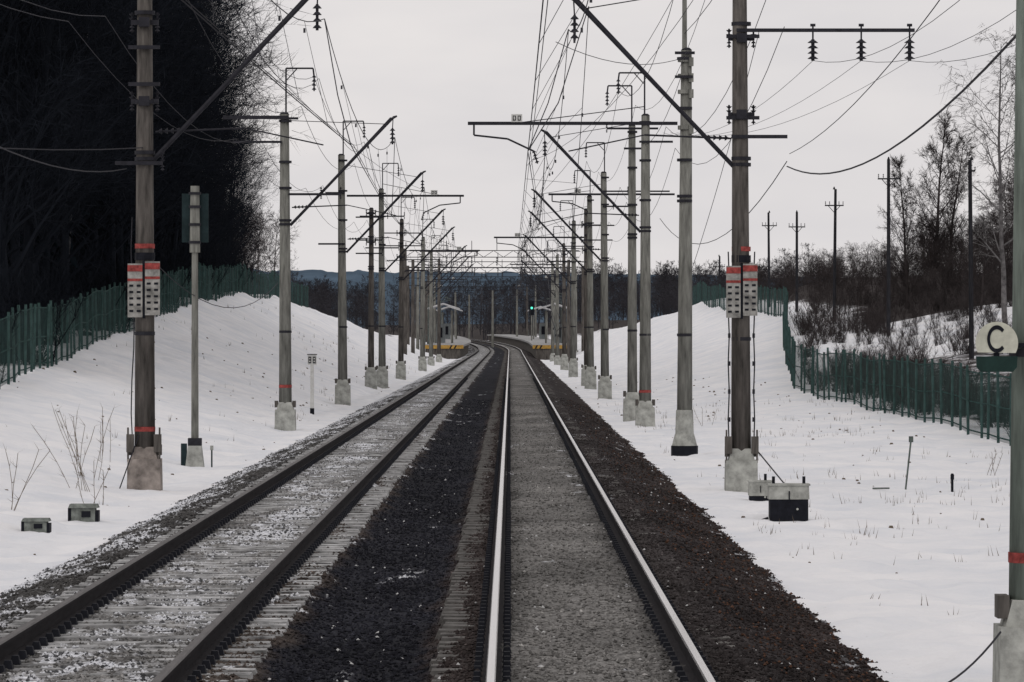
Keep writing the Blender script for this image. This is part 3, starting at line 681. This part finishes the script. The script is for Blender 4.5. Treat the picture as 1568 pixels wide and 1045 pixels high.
while y < 352:
    x = lx(y)-random.uniform(1.0, 3.5)
    hh = np.interp(y, [150, 265, 290, 320, 350], [1.15, 1.12, .92, .72, .52])
    inst(fo, BT[i % 3], x, y, float(hh)*random.uniform(.86, 1.06), i); i += 1; y += random.uniform(2.5, 4.5)
for k in range(45):
    y = random.uniform(170, 330); x = lx(y)-random.uniform(3, 14); hh = np.interp(y, [150, 265, 300, 340], [1.2, 1.12, .85, .6])
    inst(fo, BT[i % 3], x, y, float(hh)*random.uniform(.85, 1.05), i); i += 1
for k in range(230):
    y = random.uniform(170, 345); x = lx(y)-random.uniform(4, 26)
    hh = np.interp(y, [150, 255, 290, 345], [1.3, 1.2, .8, .5])
    inst(fo, SP[i % 3], x, y, float(hh)*random.uniform(.75, 1.05), i); i += 1
for k in range(30):
    y = random.uniform(335, 430); x = lx(y)-random.uniform(1, 8); inst(fo, BR[i % 3], x, y, random.uniform(.7, 1.3), i); i += 1
for k in range(90):
    y = random.uniform(120, 350); x = lx(y)-random.uniform(.6, 2.5); inst(fo, BUD[i % 2], x, y, random.uniform(.7, 1.4), i); i += 1
bm = bare_tree(77, 17, .07, .5, .8, .5, nb=16, dens=.5).mesh('birch_mesh', [mat('shaded_birch_bark', (.05, .052, .058), .9, nscale=3, namt=.7)])
for (x, y) in ((-18.2, 187), (-17.6, 205), (-18.6, 221), (-18.8, 240)):
    o = add('birch_tree', bm, None, (x, y, tz(x, y))); o.rotation_euler = (0, 0, random.random()*6)

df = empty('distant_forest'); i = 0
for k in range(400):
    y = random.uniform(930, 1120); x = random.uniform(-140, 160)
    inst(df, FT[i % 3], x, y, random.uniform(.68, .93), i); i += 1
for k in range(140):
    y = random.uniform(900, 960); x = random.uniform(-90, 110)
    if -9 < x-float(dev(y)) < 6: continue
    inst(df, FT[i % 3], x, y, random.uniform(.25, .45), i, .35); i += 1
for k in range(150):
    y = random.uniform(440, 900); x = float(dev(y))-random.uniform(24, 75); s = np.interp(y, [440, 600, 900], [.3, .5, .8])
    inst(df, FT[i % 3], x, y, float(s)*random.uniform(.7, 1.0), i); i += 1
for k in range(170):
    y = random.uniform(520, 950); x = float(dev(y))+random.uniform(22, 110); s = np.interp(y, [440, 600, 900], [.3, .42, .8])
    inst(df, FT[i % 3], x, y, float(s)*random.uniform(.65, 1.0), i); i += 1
th = empty('roadside_thicket'); i = 0
for k in range(300):
    y = random.uniform(275, 440); x = float(np.interp(y, RY, RX))+random.uniform(2.5, 34)
    inst(th, BR[i % 3], x, y, random.uniform(.28, .52)*(1.0+.45*(x > 34)), i); i += 1
for k in range(190):
    y = random.uniform(250, 320); x = float(np.interp(y, RY, RX))+random.uniform(1, 26)
    inst(th, BU[i % 3], x, y, random.uniform(.5, 1.0), i); i += 1
for k in range(70):
    y = random.uniform(205, 262); x = float(np.interp(y, RY, RX))+random.uniform(1, 18)
    inst(th, BU[i % 3], x, y, random.uniform(.35, .7), i); i += 1
for k in range(120):
    y = random.uniform(128, 215); x = float(np.interp(y, RY, RX))+random.uniform(.6, 5)
    inst(th, BU[i % 3], x, y, random.uniform(.4, .72), i); i += 1
def one(name, mb, x, y, m, s=1):
    o = add(name, mb.mesh(name, [m]), None, (x, y, tz(x, y)-.1)); o.scale = (s, s, s)
one('bare_tree', bare_tree(11, 12.2, .16, .62, 1.0, .10, nb=54, dens=1.15, tw=.013, low=.5), 26.9, 290, M_barkr)
one('bare_tree', bare_tree(12, 10.8, .13, .62, 1.0, .10, nb=44, dens=1.1, tw=.013, low=.5), 28.3, 293, M_barkr)
one('bare_tree', bare_tree(13, 9.9, .12, .62, 1.0, .10, nb=40, dens=1.1, tw=.013, low=.5), 25.4, 292, M_barkr)
one('birch_tree', bare_tree(14, 15.2, .16, .85, .8, .25, droop=.4, nb=28, dens=1.0, tw=.012), 25.6, 236, M_birch)
one('birch_tree', bare_tree(15, 13.2, .14, .85, .8, .25, droop=.4, nb=28, dens=1.0, tw=.012), 27.4, 240, M_barkr)
for k, (x, y, s) in enumerate(((28.5, 252, .7), (31.5, 262, .75), (30.8, 275, .6), (33, 285, .7), (31.5, 290, .58), (27.0, 262, .42))):
    one('bare_tree', bare_tree(30+k, 13*s, .1, .9, .9, .1, nb=30, dens=1.0, tw=.013, low=.35), x, y, M_barkr)
for (x, y, s) in ((33.5, 560, .42), (37, 570, .48), (40, 575, .4), (25.5, 545, .28)):
    o = add('bare_tree', FT[0], None, (x, y, tz(x, y))); o.scale = (s, s, s)

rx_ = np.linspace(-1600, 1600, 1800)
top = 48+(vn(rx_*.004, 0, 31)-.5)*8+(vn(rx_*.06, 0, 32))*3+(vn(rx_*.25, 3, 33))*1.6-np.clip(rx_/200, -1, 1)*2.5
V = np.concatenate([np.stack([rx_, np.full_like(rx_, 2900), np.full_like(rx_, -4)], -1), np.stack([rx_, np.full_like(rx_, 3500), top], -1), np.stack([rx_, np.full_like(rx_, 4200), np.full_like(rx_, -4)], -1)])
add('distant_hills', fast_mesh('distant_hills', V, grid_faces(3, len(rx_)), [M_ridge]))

# ------------------------------------------------------------------ telegraph poles
def tel(x, y, ztop, arm=True):
    z = tz(x, y); e = empty('telegraph_pole', (x, y, z)); mb = MB(); h = ztop-z
    mb.tube((0, 0, -.3), (random.uniform(-.1, .1), 0, h), .12, .085, 10); mb.tube((0, 0, h-.02), (0, 0, h+.16), .09, .02, 8)
    if arm:
        mb.box((0, -.12, h-1.05), (1.2, .08, .08))
        for q in (-.56, -.3, .3, .56): mb.ins((q, -.14, h-1.0), (0, 0, 1), .22, .045, nd=2)
        mb.tube((-.4, -.12, h-1.05), (0, -.1, h-1.5), .02, n=4); mb.tube((.4, -.12, h-1.05), (0, -.1, h-1.5), .02, n=4)
    else:
        mb.box((0, -.1, h-.5), (.3, .06, .08)); mb.ins((.14, -.1, h-.5), (0, 0, 1), .2, .045, nd=2)
    mb.obj('post_and_crossarm', [M_wood], e)
TP = [(20.7, 205, 10.2), (20.7, 250, 11.9), (20.7, 292, 11.6), (20.7, 330, 11.1), (20.7, 365, 12.0), (20.8, 455, 10)]
for k, t in enumerate(TP): tel(*t, arm=k > 0)

# ------------------------------------------------------------------ platforms
def platform(x0, x1, side):
    e = empty('station_platform'); mb = MB(); yy = list(range(505, 861, 12))
    for a, b in zip(yy[:-1], yy[1:]):
        for (p, q, z0, z1, m) in ((x0, x1, .82, 1.05, 0), (x0+.35, x1-.35, -.8, .815, 1)):
            k = len(mb.v)
            for y in (a, b):
                d = float(dev(y)); z = float(zt(y)); mb.v += [(p+d, y, z0+z), (q+d, y, z0+z), (q+d, y, z1+z), (p+d, y, z1+z)]
            for f in ((k+3, k+2, k+6, k+7), (k, k+3, k+7, k+4), (k+2, k+1, k+5, k+6), (k+1, k, k+4, k+5)): mb.f.append(f); mb.m.append(m)
            if a == 505: mb.f.append((k, k+1, k+2, k+3)); mb.m.append(m)
    w = x1-x0
    mb.box(((x0+x1)/2, 504.9, .80), (w, .1, .38), 2)
    for i in range(2):
        xx = (x1-.9 if side < 0 else x0+.4)+i*.5*(1 if side > 0 else -1); k = len(mb.v)
        mb.v += [(xx-.18, 504.84, .62), (xx+.0, 504.84, .62), (xx+.2, 504.84, .98), (xx+.02, 504.84, .98)]; mb.f.append((k, k+1, k+2, k+3)); mb.m.append(3)
    for y in range(515, 800, 24):
        d = float(dev(y)); z = float(zt(y)); xo = (x0+.15 if side < 0 else x1-.15)+d
        mb.tube((xo, y, 1.05+z), (xo, y, 2.1+z), .04, n=4, m=4)
        mb.tube((xo, y, 2.1+z), (xo, y+24, 2.1+z), .03, n=4, m=4)
    mb.obj('deck', [M_plat, M_concd, M_yellow, M_black, M_box], e)
platform(-9.7, -5.15, -1); platform(2.5, 6.9, 1)
M_roof = mat('snowy_roof', (.50, .50, .51), .9, nscale=2, namt=.2)
M_shw = mat('shelter_wall', (.20, .22, .225), .8, nscale=2, namt=.2)
def shelter(xc, y):
    d = float(dev(y)); e = empty('platform_shelter', (xc+d, y, 1.05+float(zt(y)))); mb = MB()
    for x in (-1.0, 1.0):
        for yy in (-6, 0, 6): mb.tube((x, yy, 0), (x, yy, 4.0), .08, n=6, m=0)
    for s in (-1, 1):
        k = len(mb.v); mb.v += [(0, -7, 4.9), (s*1.9, -7, 4.3), (s*1.9, 7, 4.3), (0, 7, 4.9), (0, -7, 4.72), (s*1.9, -7, 4.12), (s*1.9, 7, 4.12), (0, 7, 4.72)]
        for f in ((0, 1, 2, 3), (4, 5, 6, 7), (0, 1, 5, 4), (1, 2, 6, 5), (2, 3, 7, 6)): mb.f.append(tuple(k+i for i in f)); mb.m.append(1)
    mb.box((.5*(1 if xc > 0 else -1), 3, 1.2), (1.2, 5, 2.3), 2); mb.box((.5*(1 if xc > 0 else -1), .45, 1.3), (.6, .08, 1.2), 3)
    mb.obj('canopy', [M_conc, M_roof, M_shw, M_black], e)
for xc in (-8.1, 5.4):
    shelter(xc, 560); shelter(xc, 680)
for y in (520, 550, 590, 630, 690):
    for x, s in ((-9.3, 1), (6.6, -1)):
        d = float(dev(y)); e = empty('street_lamp', (x+d, y, 1.05+float(zt(y)))); mb = MB()
        mb.tube((0, 0, 0), (0, 0, 5.5), .08, .05, 6); mb.tube((0, 0, 5.5), (s*.9, 0, 5.8), .04, n=5); mb.box((s*1.1, 0, 5.8), (.5, .2, .1)); mb.obj('post_and_head', [M_box], e)

# ------------------------------------------------------------------ dry stalks and weeds
gr = MB()
for k in range(2200):
    if random.random() < .6:
        y = 42+150*random.random()**1.3; x = random.uniform(3.9, 13.4)
    else:
        y = 60+300*random.random(); x = -random.uniform(6.9, 18)
    if vn(x*.5, y*.25, 41) < .58: continue
    z = tz(x, y)
    for j in range(random.randint(1, 3)):
        h = random.uniform(.03, .14)*(1+y/250); w = random.uniform(.0025, .0045)*(1+y/150); dx = random.uniform(-.05, .05)
        xx = x+random.uniform(-.1, .1)
        gr.tri((xx-w, y, z-.02), (xx+w, y, z-.02), (xx+dx, y+random.uniform(-.05, .05), z+h))
for k in range(320):
    y = random.uniform(50, 260); x = random.choice((random.uniform(3.6, 12.5), -random.uniform(6.3, 15)))
    z = tz(x, y); s_ = random.uniform(.01, .03)*(1+y/200); gr.box((x, y, z), (s_*2, s_*2, s_*1.6), rz=random.random()*3, top=.5)
for (x, y, h, n) in ((-7.9, 84, 1.5, 6), (-8.3, 90, 1.6, 6), (-8.0, 75, 1.2, 4), (-7.3, 80, .9, 4), (-8.6, 97, 1.0, 3), (10.5, 100, .6, 4), (6.4, 150, .8, 3), (12.2, 105, .7, 5), (12.8, 99, .6, 5)):
    z = tz(x, y)
    for j in range(n):
        p = Vector((x+random.uniform(-.2, .2), y, z-.05)); d = Vector((random.uniform(-.45, .45), random.uniform(-.3, .3), 1))
        for s in range(4):
            q = p+d*h/4*random.uniform(.7, 1); gr.tube(p, q, .006, .005, 3, cap=False)
            for l in range(2): gr.tri(q, q+Vector((.006, 0, .006)), q+Vector((random.uniform(-.3, .3), random.uniform(-.2, .2), random.uniform(.05, .35)))*h*.4)
            p = q; d += Vector((random.uniform(-.15, .15), 0, 0))
gr.obj('dry_grass', [M_grass])

# ------------------------------------------------------------------ world, sun, camera
w = bpy.data.worlds.new('World'); scene.world = w; w.use_nodes = True; nt = w.node_tree
bg = nt.nodes['Background']; bg.inputs['Strength'].default_value = .1
sky = nt.nodes.new('ShaderNodeTexSky'); sky.sky_type = 'NISHITA'; sky.sun_disc = False
EL, AZ = math.radians(42), math.radians(205)
sky.sun_elevation = EL; sky.sun_rotation = AZ; sky.dust_density = 4
tc = nt.nodes.new('ShaderNodeTexCoord'); mp = nt.nodes.new('ShaderNodeMapping'); mp.inputs['Scale'].default_value = (1, 1, 3.5)
nz = nt.nodes.new('ShaderNodeTexNoise'); nz.inputs['Scale'].default_value = 11; nz.inputs['Detail'].default_value = 4
rp = nt.nodes.new('ShaderNodeValToRGB'); rp.color_ramp.elements[0].position = .3; rp.color_ramp.elements[1].position = .7
rp.color_ramp.elements[0].color = (.69, .67, .685, 1); rp.color_ramp.elements[1].color = (.82, .785, .775, 1)
sc_ = nt.nodes.new('ShaderNodeVectorMath'); sc_.operation = 'SCALE'; sc_.inputs['Scale'].default_value = 10.0
mx = nt.nodes.new('ShaderNodeMix'); mx.data_type = 'RGBA'; mx.inputs[0].default_value = .97
nt.links.new(tc.outputs['Generated'], mp.inputs[0]); nt.links.new(mp.outputs[0], nz.inputs['Vector']); nt.links.new(nz.outputs['Fac'], rp.inputs[0])
nt.links.new(rp.outputs[0], sc_.inputs[0]); nt.links.new(sky.outputs[0], mx.inputs[6]); nt.links.new(sc_.outputs[0], mx.inputs[7]); nt.links.new(mx.outputs[2], bg.inputs['Color'])
sl = bpy.data.lights.new('sun', 'SUN'); sl.energy = .5; sl.angle = math.radians(25); sl.color = (1, .96, .92)
so = bpy.data.objects.new('sun', sl); COL.objects.link(so)
D = Vector((math.sin(AZ)*math.cos(EL), math.cos(AZ)*math.cos(EL), math.sin(EL))); so.rotation_euler = D.to_track_quat('Z', 'Y').to_euler()
cam = bpy.data.cameras.new('camera'); co = bpy.data.objects.new('camera', cam); COL.objects.link(co)
cam.sensor_width = 36; cam.lens = 36*7000/1568; cam.clip_end = 9000; cam.clip_start = .5
co.location = (0, 0, 2.5); co.rotation_euler = (math.pi/2-14.5/7000, 0, -3/7000)
scene.camera = co
scene.view_settings.view_transform = 'Standard'; scene.view_settings.look = 'None'; scene.view_settings.exposure = 0
